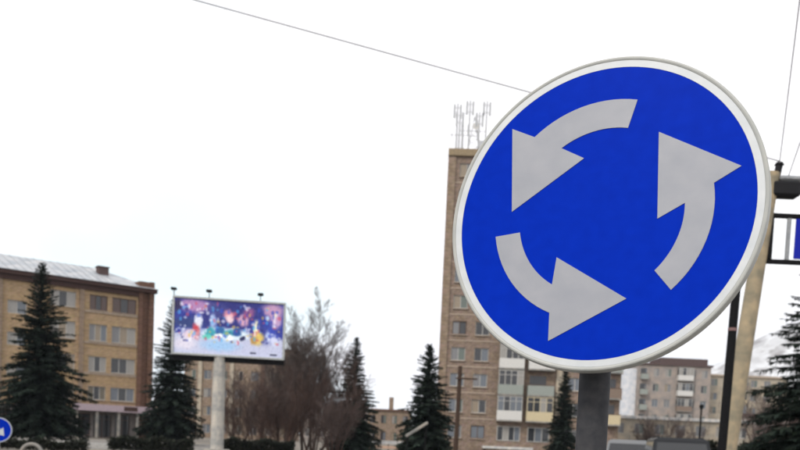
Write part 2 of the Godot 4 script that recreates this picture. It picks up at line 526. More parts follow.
func make_materials() -> void:
	var fine := noise_tex(256, 0.03, 0.78, 1.0, 3, 5, 0.04)
	var coarse := noise_tex(256, 0.012, 0.7, 1.0, 5, 6, 0.08)
	var grit := noise_tex(256, 0.12, 0.7, 1.0, 8, 3, 0.0)
	var brick := brick_tex(4)
	var film := noise_tex(256, 0.035, 0.9, 1.0, 13, 6, 0.02)
	var stain := noise_tex(256, 0.016, 0.86, 1.0, 15, 6, 0.05)
	M.needles = dull(mat(Color(1, 1, 1), 0.85, null, 1.0, 0.0, true), 0.15)
	M.bark = dull(mat(Color(0.085, 0.06, 0.045), 0.95, grit, 0.7), 0.15)
	M.bare_bark = dull(mat(Color(0.13, 0.1, 0.085), 0.95, grit, 0.7), 0.15)
	M.bare_twig = dull(mat(Color(0.1, 0.08, 0.072), 0.95), 0.15)
	M.red_twig = dull(mat(Color(0.075, 0.05, 0.042), 0.95), 0.15)
	M.purple_twig = dull(mat(Color(0.1, 0.075, 0.068), 0.95), 0.15)
	M.ground = mat(Color(0.2, 0.175, 0.14), 0.95, coarse, 9.0)
	M.paving = mat(Color(0.24, 0.225, 0.205), 0.9, coarse, 3.0)
	M.asphalt = mat(Color(0.06, 0.06, 0.062), 0.9, grit, 0.8)
	M.kerb = mat(Color(0.4, 0.39, 0.37), 0.9, fine, 1.1)
	M.paint_white = mat(Color(0.75, 0.75, 0.73), 0.7, grit, 0.5)
	M.hill = mat(Color(1, 1, 1), 0.95, painted_haze_tex(), 700.0)
	# sign
	M.film_blue = mat(Color(0.002, 0.025, 0.4), 0.32, film, 0.35)
	M.film_blue.metallic_specular = 0.07
	M.film_white = mat(Color(0.54, 0.56, 0.57), 0.45, film, 0.6)
	M.film_grey = mat(Color(0.285, 0.293, 0.325), 0.5, film, 0.7)
	M.galv_rim = mat(Color(0.38, 0.385, 0.36), 0.5, film, 0.5)
	M.galv = mat(Color(0.5, 0.5, 0.5), 0.45, fine, 0.2, 0.6)
	M.post_dark = dull(mat(Color(0.065, 0.065, 0.07), 0.5, fine, 0.25), 0.15)
	M.black_plastic = dull(mat(Color(0.02, 0.02, 0.022), 0.5), 0.15)
	# buildings
	M.stone_grey = mat(Color(0.2, 0.18, 0.17), 0.9, stain, 3.0)
	M.tan_brick = dull(mat(Color(0.42, 0.315, 0.2), 0.9, brick, 2.0), 0.15)
	M.brown_brick = dull(mat(Color(0.17, 0.105, 0.08), 0.9, brick, 2.0), 0.15)
	M.pink_brick = dull(mat(Color(0.265, 0.21, 0.172), 0.9, brick, 2.0), 0.15)
	M.dull_brick = dull(mat(Color(0.29, 0.23, 0.18), 0.9, brick, 2.0), 0.15)
	M.olive_trim = mat(Color(0.3, 0.23, 0.14), 0.9, fine, 2.0)
	M.cream_wall = mat(Color(0.42, 0.365, 0.285), 0.9, stain, 5.0)
	M.pale_wall = mat(Color(0.68, 0.7, 0.74), 0.85, stain, 5.0)
	M.peach_wall = mat(Color(0.55, 0.38, 0.28), 0.85, stain, 5.0)
	M.rose_wall = mat(Color(0.32, 0.275, 0.245), 0.9, stain, 6.0)
	M.belt = mat(Color(0.46, 0.37, 0.29), 0.9, fine, 2.0)
	M.concrete = mat(Color(0.3, 0.285, 0.26), 0.9, coarse, 2.5)
	M.metal_roof = mat(Color(0.47, 0.49, 0.52), 0.5, coarse, 5.0, 0.2)
	M.dark_roof = dull(mat(Color(0.12, 0.085, 0.08), 0.8, fine, 2.0), 0.15)
	M.snowy_roof = mat(Color(0.7, 0.69, 0.67), 0.85, coarse, 3.0)
	M.maroon = dull(mat(Color(0.085, 0.052, 0.046), 0.7, fine, 1.5), 0.15)
	M.mauve = mat(Color(0.45, 0.36, 0.4), 0.7, fine, 1.5)
	M.frame_white = mat(Color(0.48, 0.47, 0.44), 0.6, fine, 1.0)
	M.frame_brown = dull(mat(Color(0.13, 0.08, 0.06), 0.7, fine, 1.0), 0.15)
	M.frame_grey = mat(Color(0.4, 0.39, 0.37), 0.7, fine, 1.0)
	M.frame_cream = mat(Color(0.6, 0.52, 0.36), 0.7, fine, 1.0)
	M.glass_dark = mat(Color(0.03, 0.032, 0.036), 0.12)
	M.glass_blue = mat(Color(0.11, 0.125, 0.145), 0.12)
	M.glass_curtain = mat(Color(0.33, 0.315, 0.29), 0.25, fine, 0.8)
	M.glass_brown = mat(Color(0.1, 0.06, 0.05), 0.3, fine, 0.8)
	M.glass_olive = mat(Color(0.17, 0.15, 0.11), 0.25, fine, 0.8)
	M.glass_warm = mat(Color(0.3, 0.24, 0.17), 0.25, fine, 0.8)
	M.glass_green = mat(Color(0.13, 0.16, 0.14), 0.2, fine, 0.8)
	M.glass_mid = mat(Color(0.2, 0.2, 0.205), 0.15, fine, 0.6)
	M.panel_white = mat(Color(0.68, 0.67, 0.64), 0.7, fine, 1.0)
	M.panel_green = mat(Color(0.3, 0.33, 0.3), 0.7, fine, 1.0)
	M.panel_cream = mat(Color(0.62, 0.52, 0.33), 0.7, fine, 1.0)
	M.panel_brown = mat(Color(0.22, 0.16, 0.12), 0.7, fine, 1.0)
	M.steel_dark = dull(mat(Color(0.012, 0.012, 0.013), 0.65, fine, 0.4), 0.15)
	M.steel_grey = mat(Color(0.32, 0.33, 0.34), 0.5, fine, 0.6, 0.3)
	M.antenna = mat(Color(0.5, 0.51, 0.53), 0.6, fine, 1.0)
	M.pole_beige = mat(Color(0.36, 0.3, 0.2), 0.9, coarse, 0.9)
	M.wood_dark = dull(mat(Color(0.075, 0.05, 0.038), 0.9, grit, 0.5), 0.15)
	M.blue_panel = dull(mat(Color(0.012, 0.02, 0.3), 0.5), 0.15)
	M.pink_band = mat(Color(0.16, 0.09, 0.085), 0.7)
	M.cable = mat(Color(0.42, 0.42, 0.44), 0.7)
	M.board_frame = mat(Color(0.48, 0.5, 0.5), 0.5, fine, 1.0, 0.2)
	M.post_pale = mat(Color(0.47, 0.45, 0.41), 0.7, coarse, 2.0)
	M.car_dark = mat(Color(0.012, 0.013, 0.015), 0.25)
	M.car_dark.metallic_specular = 0.3
	M.car_silver = mat(Color(0.13, 0.135, 0.14), 0.35)
	M.car_glass = mat(Color(0.02, 0.022, 0.024), 0.08)
	M.rubber = dull(mat(Color(0.02, 0.02, 0.02), 0.9), 0.15)
	M.rim = mat(Color(0.45, 0.45, 0.46), 0.35, null, 1.0, 0.7)
	M.lamp_red = mat(Color(0.3, 0.01, 0.01), 0.2)
	M.lamp_clear = mat(Color(0.6, 0.6, 0.6), 0.15)

# ------------------------------------------------------------------ setting
func ground_and_roads() -> void:
	var g := MB.new()
	g.quad(Vector3(-5000, 0, 300), Vector3(5000, 0, 300), Vector3(5000, 0, -4700), Vector3(-5000, 0, -4700))
	structure("ground", g, M.ground)
	var rd := MB.new()
	rd.quad(Vector3(-60, 0.004, 12), Vector3(-0.9, 0.004, 12), Vector3(-0.9, 0.004, -40), Vector3(-60, 0.004, -40))
	rd.quad(Vector3(-0.9, 0.004, -20.1), Vector3(60, 0.004, -20.1), Vector3(60, 0.004, -28), Vector3(-0.9, 0.004, -28))
	structure("road", rd, M.asphalt)
	var pv := MB.new()
	pv.span(Vector3(-0.7, -0.05, -19.9), Vector3(10, 0.12, 4))
	structure("pavement", pv, M.paving)
	var kb := MB.new()
	for i in 24:
		kb.cbox(Vector3(-0.8, 0.06, 3.5 - i * 1.0), Vector3(0.19, 0.16, 0.99), 0.015)
	structure("kerb", kb, M.kerb)
	var sq := MB.new()
	sq.quad(Vector3(-55, 0.006, -58), Vector3(-13.6, 0.006, -58), Vector3(-13.6, 0.006, -94), Vector3(-55, 0.006, -94))
	structure("square_paving", sq, M.paving)
	var ln := MB.new()
	for i in 8:
		var z := 6.0 - i * 5.0
		ln.quad(Vector3(-4.6, 0.008, z), Vector3(-4.48, 0.008, z), Vector3(-4.48, 0.008, z - 3), Vector3(-4.6, 0.008, z - 3))
	structure("road_marking", ln, M.paint_white)

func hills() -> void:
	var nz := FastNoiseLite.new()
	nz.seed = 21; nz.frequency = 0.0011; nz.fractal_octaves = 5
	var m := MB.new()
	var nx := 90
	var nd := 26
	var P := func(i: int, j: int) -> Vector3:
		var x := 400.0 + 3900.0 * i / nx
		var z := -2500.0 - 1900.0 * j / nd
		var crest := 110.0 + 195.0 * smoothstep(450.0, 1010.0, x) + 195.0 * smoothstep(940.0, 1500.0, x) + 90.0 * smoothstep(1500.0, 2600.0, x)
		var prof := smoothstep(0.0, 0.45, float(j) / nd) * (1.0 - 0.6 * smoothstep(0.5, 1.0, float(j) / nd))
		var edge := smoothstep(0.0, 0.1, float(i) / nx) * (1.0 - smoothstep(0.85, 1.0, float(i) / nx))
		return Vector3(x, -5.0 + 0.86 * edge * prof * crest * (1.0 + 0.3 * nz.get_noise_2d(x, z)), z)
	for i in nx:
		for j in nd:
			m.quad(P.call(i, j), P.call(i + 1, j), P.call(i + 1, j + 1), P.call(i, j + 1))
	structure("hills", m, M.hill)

# ------------------------------------------------------------------ buildings
func left_building() -> void:
	var b := thing("office_building", "tan brick five-storey building with pale metal roof and shopfront behind the tall spruce", "building", Vector3(-30.36, 0, -108), 0.6498)
	var rows := [[14.6, 16.3], [11.1, 13.0], [7.6, 9.35], [4.4, 5.95]]
	var cols := [[-7.4, -5.35], [-4.8, -1.95], [-11.75, -8.95], [-20.1, -17.5], [-23.6, -20.9], [-28.8, -26.0], [-33.0, -30.3]]
	var opens := []
	for r in rows:
		for c in cols: opens.append([c[0], c[1], r[0], r[1]])
	var stair := []
	for y in [13.2, 9.8, 6.4]: stair.append([-16.2, -14.2, y, y + 1.4])
	opens.append_array(stair)
	var shop := [[-9.0, -7.0, 0.3, 2.8], [-6.7, -4.6, 0.1, 2.8], [-4.2, -2.4, 0.3, 2.8], [-13.4, -10.0, 0.3, 2.8], [-18.0, -14.4, 0.3, 2.8]]
	opens.append_array(shop)
	var w := MB.new()
	wall_with_openings(w, -38, -1.75, 3.4, 17.3, opens, 0.45)
	part("front_wall", w, M.tan_brick, b)
	var gw := MB.new()
	wall_with_openings(gw, -38, -1.75, 0, 3.399, opens, 0.45)
	part("shop_wall", gw, M.stone_grey, b)
	var sw := MB.new()
	sw.span(Vector3(-38, 0, -14), Vector3(-37.6, 17.3, -0.46))
	sw.span(Vector3(-37.6, 0, -14), Vector3(-0.3, 17.3, -13.6))
	sw.span(Vector3(-0.3, 0, -14), Vector3(0, 17.3, -0.46))
	sw.span(Vector3(-37.6, 3.3, -13.6), Vector3(-0.3, 3.6, -0.46))
	part("side_wall", sw, M.dull_brick, b)
	var inn := MB.new()
	inn.span(Vector3(-37.6, 0.02, -4.2), Vector3(-0.3, 3.28, -4.0))
	part("inner_wall", inn, M.panel_brown, b)
	# darker stair bay at the right end, with its own parapet
	var bay := MB.new()
	bay.span(Vector3(-1.75, 0, -0.44), Vector3(-1.25, 17.6, 0.22))
	bay.span(Vector3(-0.45, 0, -0.44), Vector3(0.1, 18.6, 0.3))
	bay.span(Vector3(-1.25, 0, -0.44), Vector3(-0.45, 18.3, -0.12))
	bay.span(Vector3(-1.75, 17.62, -1.6), Vector3(-0.45, 18.55, 0.26))
	part("stair_bay", bay, M.brown_brick, b)
	var pil := MB.new()
	pil.box(Vector3.ZERO, Vector3(0.5, 13.6, 0.2))
	for x in [-8.3, -13.2, -17.0, -24.7]: part("pilaster", pil, M.dull_brick, b, Vector3(x, 10.5, 0.1))
	# paler spandrel strips under the window rows
	for i in 3:
		var s := MB.new()
		s.span(Vector3(-7.95, rows[i][0] - 0.3, 0.002), Vector3(-1.8, rows[i][0] - 0.12, 0.09))
		part("string_course", s, M.belt, b)
	for i in rows.size():
		for c in cols:
			var r := [c[0], c[1], rows[i][0], rows[i][1]]
			var panes: Array
			var fm: Material = M.frame_white
			match i:
				0:
					panes = [M.glass_brown, M.glass_dark]
					fm = M.frame_brown
					if c[0] < -8.0:
						panes = [M.glass_curtain, M.glass_dark]; fm = M.frame_white
				1: panes = [pick([M.glass_curtain, M.glass_mid]), pick([M.glass_curtain, M.glass_warm]), pick([M.glass_blue, M.glass_curtain])]
				2: panes = [pick([M.glass_curtain, M.glass_dark]), pick([M.glass_dark, M.glass_mid]), pick([M.glass_curtain, M.glass_warm])]
				3: panes = [M.glass_olive, M.glass_dark] if c[0] < -5.0 else [M.glass_blue, M.glass_dark]
			window(b, r, -0.16, 3, fm, panes, M.belt)
	for r in stair: window(b, r, -0.16, 2, M.frame_white, [M.glass_curtain, M.glass_blue])
	for r in shop: window(b, r, -0.2, 2, M.frame_brown, [M.glass_dark, M.glass_dark], null, "shop_window", 0.6)
	var can := MB.new()
	can.span(Vector3(-9.6, 3.15, 0.02), Vector3(-0.1, 3.4, 2.0))
	can.span(Vector3(-9.7, 3.1, 2.0), Vector3(0.0, 3.85, 2.12))
	var cn := part("canopy", can, M.mauve, b)
	var cs := MB.new()
	cs.span(Vector3(-3.9, 3.25, 2.12), Vector3(-2.3, 3.75, 2.15))
	part("sign_strip", cs, M.maroon, cn)
	for x in [-9.2, -6.9, -4.4, -2.2, -0.4]:
		var cp := MB.new()
		cp.cbox(Vector3(x, 1.55, 1.8), Vector3(0.3, 3.1, 0.3), 0.03)
		part("column", cp, M.concrete, b)
	# roof
	var ev := MB.new()
	ev.span(Vector3(-38.4, 17.3, -14.4), Vector3(0.35, 17.75, 0.6))
	ev.span(Vector3(-38.2, 16.75, 0.002), Vector3(-1.78, 17.299, 0.28))
	part("eave", ev, M.maroon, b)
	var rf := MB.new()
	var e := [Vector3(-38.6, 17.76, 0.75), Vector3(0.5, 17.76, 0.75), Vector3(0.5, 17.76, -14.6), Vector3(-38.6, 17.76, -14.6)]
	var ra := Vector3(-31, 20.5, -6.9)
	var rb := Vector3(-4.6, 20.5, -6.9)
	rf.quad(e[0], e[1], rb, ra)
	rf.quad(e[2], e[3], ra, rb)
	rf.face(e[1], e[2], rb)
	rf.face(e[3], e[0], ra)
	rf.quad(e[0], e[3], e[2], e[1])
	var roof := part("roof", rf, M.metal_roof, b)
	var sm := MB.new()
	sm.box(Vector3.ZERO, Vector3(0.05, 0.06, 8.1))
	for i in 40:
		var x := -37.0 + i * 0.9
		var k := clampf((x + 4.6) / 5.1, 0, 1)
		if k > 0.0: continue
		var o := part("seam", sm, M.metal_roof, roof, Vector3(x, 19.16, -3.07))
		o.rotation.x = atan2(2.74, 7.65)
	var vt := MB.new()
	vt.span(Vector3(-5.4, 18.5, -4.2), Vector3(-4.2, 20.1, -3.2))
	vt.span(Vector3(-5.5, 20.1, -4.3), Vector3(-4.1, 20.2, -3.1))
	part("roof_vent", vt, M.dark_roof, roof)

func loggia(b: Node, x0: float, x1: float, yc: float, kind: int) -> void:
	var w := x1 - x0
	var at := Vector3((x0 + x1) * 0.5, yc - 1.45, 0)
	var s := MB.new()
	s.span(Vector3(-w * 0.5, -0.08, 0.003), Vector3(w * 0.5, 0.08, 1.0))
	var o := part("balcony", s, M.concrete, b, at)
	var pm: Material = [M.panel_white, M.panel_green, M.panel_cream, M.panel_brown, M.pink_brick][kind % 5]
	var p := MB.new()
	p.span(Vector3(-w * 0.5 + 0.02, 0.081, 0.9), Vector3(w * 0.5 - 0.02, 1.1, 0.98))
	p.span(Vector3(-w * 0.5 + 0.02, 0.081, 0.004), Vector3(-w * 0.5 + 0.1, 1.1, 0.899))
	p.span(Vector3(w * 0.5 - 0.1, 0.081, 0.004), Vector3(w * 0.5 - 0.02, 1.1, 0.899))
	part("parapet", p, pm, o)
	if kind < 10:          # glazed in
		var f := MB.new()
		var n := 4
		for i in n + 1: f.box(Vector3(-w * 0.5 + 0.06 + (w - 0.12) * i / n, 1.85, 0.94), Vector3(0.08, 1.5, 0.07))
		f.box(Vector3(0, 2.64, 0.5), Vector3(w, 0.08, 0.98))
		f.box(Vector3(0, 2.15, 0.94), Vector3(w - 0.2, 0.06, 0.06))
		part("frame", f, M.frame_cream if kind == 2 else M.frame_white, o)
		for i in n:
			var g := MB.new()
			g.box(Vector3(-w * 0.5 + 0.06 + (w - 0.12) * (i + 0.5) / n, 1.85, 0.93), Vector3((w - 0.12) / n - 0.08, 1.5, 0.015))
			part("pane", g, pick([M.glass_dark, M.glass_dark, M.glass_blue, M.glass_curtain]), o)
	else:
		var g := MB.new()
		g.box(Vector3(-0.3, 1.2, 0.03), Vector3(w * 0.62, 2.0, 0.05))
		part("balcony_door", g, M.glass_dark, o)
		var r := MB.new()
		r.box(Vector3(0, 1.16, 0.94), Vector3(w, 0.07, 0.09))
		part("rail", r, M.frame_brown, o)

func tower_block() -> void:
	var b := thing("tower_block", "tall brown brick apartment tower with aerials on its roof behind the sign", "building", Vector3(3.6, 0, -100), -0.045)
	var opens := []
	var wins := []
	var W := 20.0
	for k in 11:
		var yc := 2.62 + 2.83 * k
		for c in [[1.3, 2.85], [3.85, 5.4], [14.2, 15.8], [16.8, 18.3]]:
			var r := [c[0], c[1], yc - 0.72, yc + 0.72]
			opens.append(r); wins.append(r)
	var w := MB.new()
	wall_with_openings(w, 0, W, 0, 32.35, opens, 0.4)
	part("front_wall", w, M.pink_brick, b)
	var s := MB.new()
	s.span(Vector3(0, 0, -14), Vector3(0.4, 32.35, -0.41))
	s.span(Vector3(W - 0.4, 0, -14), Vector3(W, 32.35, -0.41))
	s.span(Vector3(0.4, 0, -14), Vector3(W - 0.4, 32.35, -13.6))
	s.span(Vector3(0.4, 32.0, -13.59), Vector3(W - 0.4, 32.34, -0.41))
	part("side_wall", s, M.pink_brick, b)
	var pr := MB.new()
	pr.span(Vector3(-0.02, 0, 0.002), Vector3(0.85, 32.3, 0.16))
	part("corner_pier", pr, M.dull_brick, b)
	var pr2 := MB.new()
	pr2.span(Vector3(12.95, 0, 0.002), Vector3(13.7, 32.3, 0.2))
	part("corner_pier", pr2, M.cream_wall, b)
	var co := MB.new()
	co.span(Vector3(-0.04, 32.36, -14.2), Vector3(W + 0.2, 33.1, 0.3))
	part("cornice", co, M.olive_trim, b)
	var ph := MB.new()
	ph.span(Vector3(3.2, 33.11, -9), Vector3(9, 35.4, -4))
	part("roof_house", ph, M.pale_wall, b)
	for k in range(1, 11):
		var bl := MB.new()
		bl.span(Vector3(0.86, 2.62 + 2.83 * k - 1.43, 0.002), Vector3(6.4, 2.62 + 2.83 * k - 1.31, 0.05))
		part("belt_course", bl, M.belt, b)
	for r in wins:
		window(b, r, -0.14, 2, pick([M.frame_white, M.frame_white, M.frame_grey, M.frame_brown]), [pick([M.glass_dark, M.glass_blue, M.glass_curtain, M.glass_warm, M.glass_mid]), pick([M.glass_dark, M.glass_blue, M.glass_green, M.glass_mid])], M.belt)
	var kc := [3, 0, 1, 0, 4, 1, 3, 0, 2, 1, 3]
	var kd := [3, 2, 11, 0, 2, 13, 1, 3, 0, 2, 1]
	for k in 11:
		var yc := 2.62 + 2.83 * k
		if k == 0:
			window(b, [6.75, 9.3, 1.8, 3.4], 0.05, 4, M.frame_white, [M.glass_dark, M.glass_curtain, M.glass_dark, M.glass_blue])
			window(b, [10.1, 12.5, 1.8, 3.4], 0.05, 3, M.frame_white, [M.glass_dark, M.glass_blue])
		else:
			loggia(b, 6.6, 9.35, yc, kc[k])
			loggia(b, 9.8, 12.7, yc, kd[k])
		if k > 0: loggia(b, 18.6, 20.0, yc, 11 + (k % 3))
	var cp := MB.new()
	cp.span(Vector3(5.2, 0.9, 0.002), Vector3(10.6, 1.15, 2.4))
	part("entrance_canopy", cp, M.snowy_roof, b)
	var cq := MB.new()
	cq.span(Vector3(5.6, 0, 0.1), Vector3(10.2, 0.9, 2.2))
	part("entrance_block", cq, M.dull_brick, b)
	# aerials
	var masts := [[0.75, 38.4, 1, "thin mast with two panel aerials at the left edge of the tower roof"], [1.42, 36.8, 0, "short thick aerial mast second from the left on the tower roof"], [2.1, 38.8, 2, "tall aerial mast with crossbar in the middle of the tower roof"], [3.2, 37.6, 1, "middling aerial mast just right of the lattice tower on the tower roof"], [1.05, 37.6, 2, "aerial mast with crossbar squeezed among the leftmost masts on the tower roof"], [3.95, 38.8, 1, "pale aerial mast furthest right on the tower roof"]]
	for a in masts:
		var t := thing("antenna_mast", a[3], "antenna", Vector3(3.65 + a[0], 33.1, -101.2), 0.0, "aerials on the tower roof")
		var h: float = a[1] - 33.1
		var mm := MB.new()
		mm.tube(Vector3.ZERO, Vector3(0, h, 0), 0.11 if a[2] else 0.16, 0.08, 8)
		part("mast", mm, M.antenna, t)
		if a[2] > 0:
			for sgn in [-1, 1]:
				var pn := MB.new()
				pn.cbox(Vector3(0.34 * sgn, h - 0.9, 0.1), Vector3(0.24, 1.5, 0.14), 0.03)
				part("panel", pn, M.antenna, t)
			for yy in [h - 0.5, h - 1.3]:
				var br := MB.new()
				br.tube(Vector3(-0.34, yy, 0.04), Vector3(0.34, yy, 0.04), 0.035, 0.035, 6)
				part("bracket", br, M.antenna, t)
		if a[2] == 2:
			var xb := MB.new()
			xb.tube(Vector3(-1.1, h * 0.42, 0), Vector3(1.9, h * 0.42, 0), 0.045, 0.045, 6)
			xb.tube(Vector3(0.9, h * 0.42, 0), Vector3(0.9, h * 0.42 + 1.2, 0), 0.05, 0.05, 6)
			xb.tube(Vector3(-0.8, h * 0.42 - 0.5, 0), Vector3(-0.8, h * 0.42 + 1.0, 0), 0.05, 0.05, 6)
			part("crossbar", xb, M.antenna, t)
	var lt := thing("lattice_mast", "tapering lattice aerial tower on the tower roof beside the sign", "antenna", Vector3(3.47 + 2.9, 33.1, -101.6), 0.0, "aerials on the tower roof")
	var lg := MB.new()
	var top := Vector3(0, 4.1, 0)
	for i in 4:
		var f := Vector3(0.65 if i % 3 else -0.65, 0, 0.65 if i < 2 else -0.65)
		var f2 := Vector3(0.65 if (i + 1) % 4 % 3 else -0.65, 0, 0.65 if (i + 1) % 4 < 2 else -0.65)
		lg.tube(f, top + f * 0.12, 0.05, 0.04, 6)
		for j in 5:
			var q0 := f.lerp(top + f * 0.12, j / 5.0)
			var q1 := f2.lerp(top + f2 * 0.12, (j + 1) / 5.0)
			lg.tube(q0, q1, 0.028, 0.028, 5)
	part("lattice", lg, M.antenna, lt)
	var dish := MB.new()
	dish.tube(Vector3(0.1, 2.9, 0.35), Vector3(0.1, 2.9, 0.52), 0.3, 0.36, 16)
	part("dish", dish, M.panel_white, lt)

func simple_block(called: String, label: String, at: Vector3, turn: float, w: float, h: float, dep: float, floors: int, bays: int, wall_m: Material, roof_m: Material, fm: Material, gf := 0.9, y0 := 0.0, ww := 0.5) -> Node3D:
	var b := thing(called, label, "building", at, turn)
	var fh := (h - y0) / floors
	var bw := w / bays
	var opens := []
	for k in floors:
		for i in bays:
			var x := bw * (i + 0.5)
			opens.append([x - bw * ww * 0.5, x + bw * ww * 0.5, y0 + fh * k + gf, y0 + fh * k + gf + fh * 0.5])
	var m := MB.new()
	wall_with_openings(m, 0, w, 0, h, opens, 0.35)
	part("front_wall", m, wall_m, b)
	var s := MB.new()
	s.span(Vector3(0, 0, -dep), Vector3(0.35, h, -0.36))
	s.span(Vector3(w - 0.35, 0, -dep), Vector3(w, h, -0.36))
	s.span(Vector3(0.35, 0, -dep), Vector3(w - 0.35, h, -dep + 0.35))
	part("side_wall", s, wall_m, b)
	var r := MB.new()
	r.span(Vector3(-0.3, h + 0.002, -dep - 0.3), Vector3(w + 0.3, h + 0.4, 0.35))
	part("roof", r, roof_m, b)
	for o in opens:
		window(b, o, -0.12, 2, fm, [pick([M.glass_dark, M.glass_blue, M.glass_curtain, M.glass_warm, M.glass_mid]), pick([M.glass_dark, M.glass_blue, M.glass_green, M.glass_mid])])
	return b

func middle_block() -> void:
	var b := simple_block("apartment_block", "dull tan brick block with flat roof behind the billboard and bare trees", Vector3(-41.5, 0, -170), 0.0, 20.6, 16.8, 12, 5, 7, M.dull_brick, M.dark_roof, M.frame_grey)
	for x in [3.0, 8.95, 14.8, 20.25]:
		var p := MB.new()
		p.span(Vector3(x - 0.35, 0, 0.002), Vector3(x + 0.35, 16.75, 0.28))
		part("pilaster", p, M.cream_wall if x < 10 else M.brown_brick, b)

func right_block() -> void:
	var b := simple_block("apartment_block", "rose-grey six-storey apartment block with raised dark roof in front of the hills", Vector3(48.7, 0, -190), 0.0, 15.2, 19.2, 13, 6, 6, M.rose_wall, M.dark_roof, M.frame_grey)
	var at := MB.new()
	at.span(Vector3(4.6, 19.61, -9), Vector3(14.6, 20.9, -0.6))
	part("attic", at, M.dark_roof, b)
	var gb := MB.new()
	gb.span(Vector3(-2.6, 0, -12), Vector3(-0.01, 18.4, -1.2))
	part("pale_wing", gb, M.pale_wall, b)
	for k in range(1, 6):
		var yc := 19.2 / 6 * (k + 0.5)
		loggia(b, 0.5, 2.0, yc, 11)
		loggia(b, 8.2, 11.4, yc, [0, 3, 1, 3, 0, 0][k])
	var c := simple_block("apartment_block", "paler lower apartment block beside the dark-roofed block, behind the beige pole", Vector3(64.7, 0, -194), 0.0, 17.0, 17.8, 12, 6, 6, M.cream_wall, M.belt, M.frame_grey)
	for k in range(1, 6): loggia(c, 5.7, 8.3, 17.8 / 6 * (k + 0.5), 1 + k % 3)

func low_building() -> void:
	simple_block("low_building", "long low tan building with pale flat roof edge below the apartment block", Vector3(27.5, 0, -121), -0.03, 19.0, 5.55, 9, 2, 7, M.cream_wall, M.snowy_roof, M.frame_white, 0.8)

func far_houses() -> void:
	var h := simple_block("house", "small peach house glimpsed between the tan building and the billboard spruce", Vector3(-56.5, 0, -205), 0.1, 12.0, 7.0, 8, 2, 4, M.peach_wall, M.dark_roof, M.frame_white)
	var rf := MB.new()
	rf.quad(Vector3(-0.4, 7.41, 0.4), Vector3(12.4, 7.41, 0.4), Vector3(12.4, 9.6, -4), Vector3(-0.4, 9.6, -4))
	rf.quad(Vector3(12.4, 7.41, -8.4), Vector3(-0.4, 7.41, -8.4), Vector3(-0.4, 9.6, -4), Vector3(12.4, 9.6, -4))
	rf.face(Vector3(12.4, 7.41, 0.4), Vector3(12.4, 7.41, -8.4), Vector3(12.4, 9.6, -4))
	rf.face(Vector3(-0.4, 7.41, -8.4), Vector3(-0.4, 7.41, 0.4), Vector3(-0.4, 9.6, -4))
	part("gable_roof", rf, M.maroon, h)
	var t := simple_block("house", "tan two-storey house with chimney between two spruces left of the tower", Vector3(-8.0, 0, -200), 0.0, 9.6, 7.4, 9, 2, 4, M.dull_brick, M.brown_brick, M.frame_brown)
	var ch := MB.new()
	ch.span(Vector3(4.6, 7.81, -4), Vector3(5.6, 10.6, -3))
	part("chimney", ch, M.dull_brick, t)
	simple_block("house", "grey-brown low house far behind the bare shrubs", Vector3(-24.0, 0, -215), 0.0, 15.0, 8.4, 9, 2, 5, M.rose_wall, M.dark_roof, M.frame_white)
	simple_block("house", "brownish low house far right behind the dark spruce", Vector3(48.0, 0, -132), -0.2, 16.0, 7.0, 9, 2, 5, M.rose_wall, M.dark_roof, M.frame_white)
	simple_block("house", "pale grey house just right of the tower behind the sign post", Vector3(41.0, 0, -240), 0.0, 14.0, 8.0, 9, 2, 5, M.pale_wall, M.dark_roof, M.frame_white)

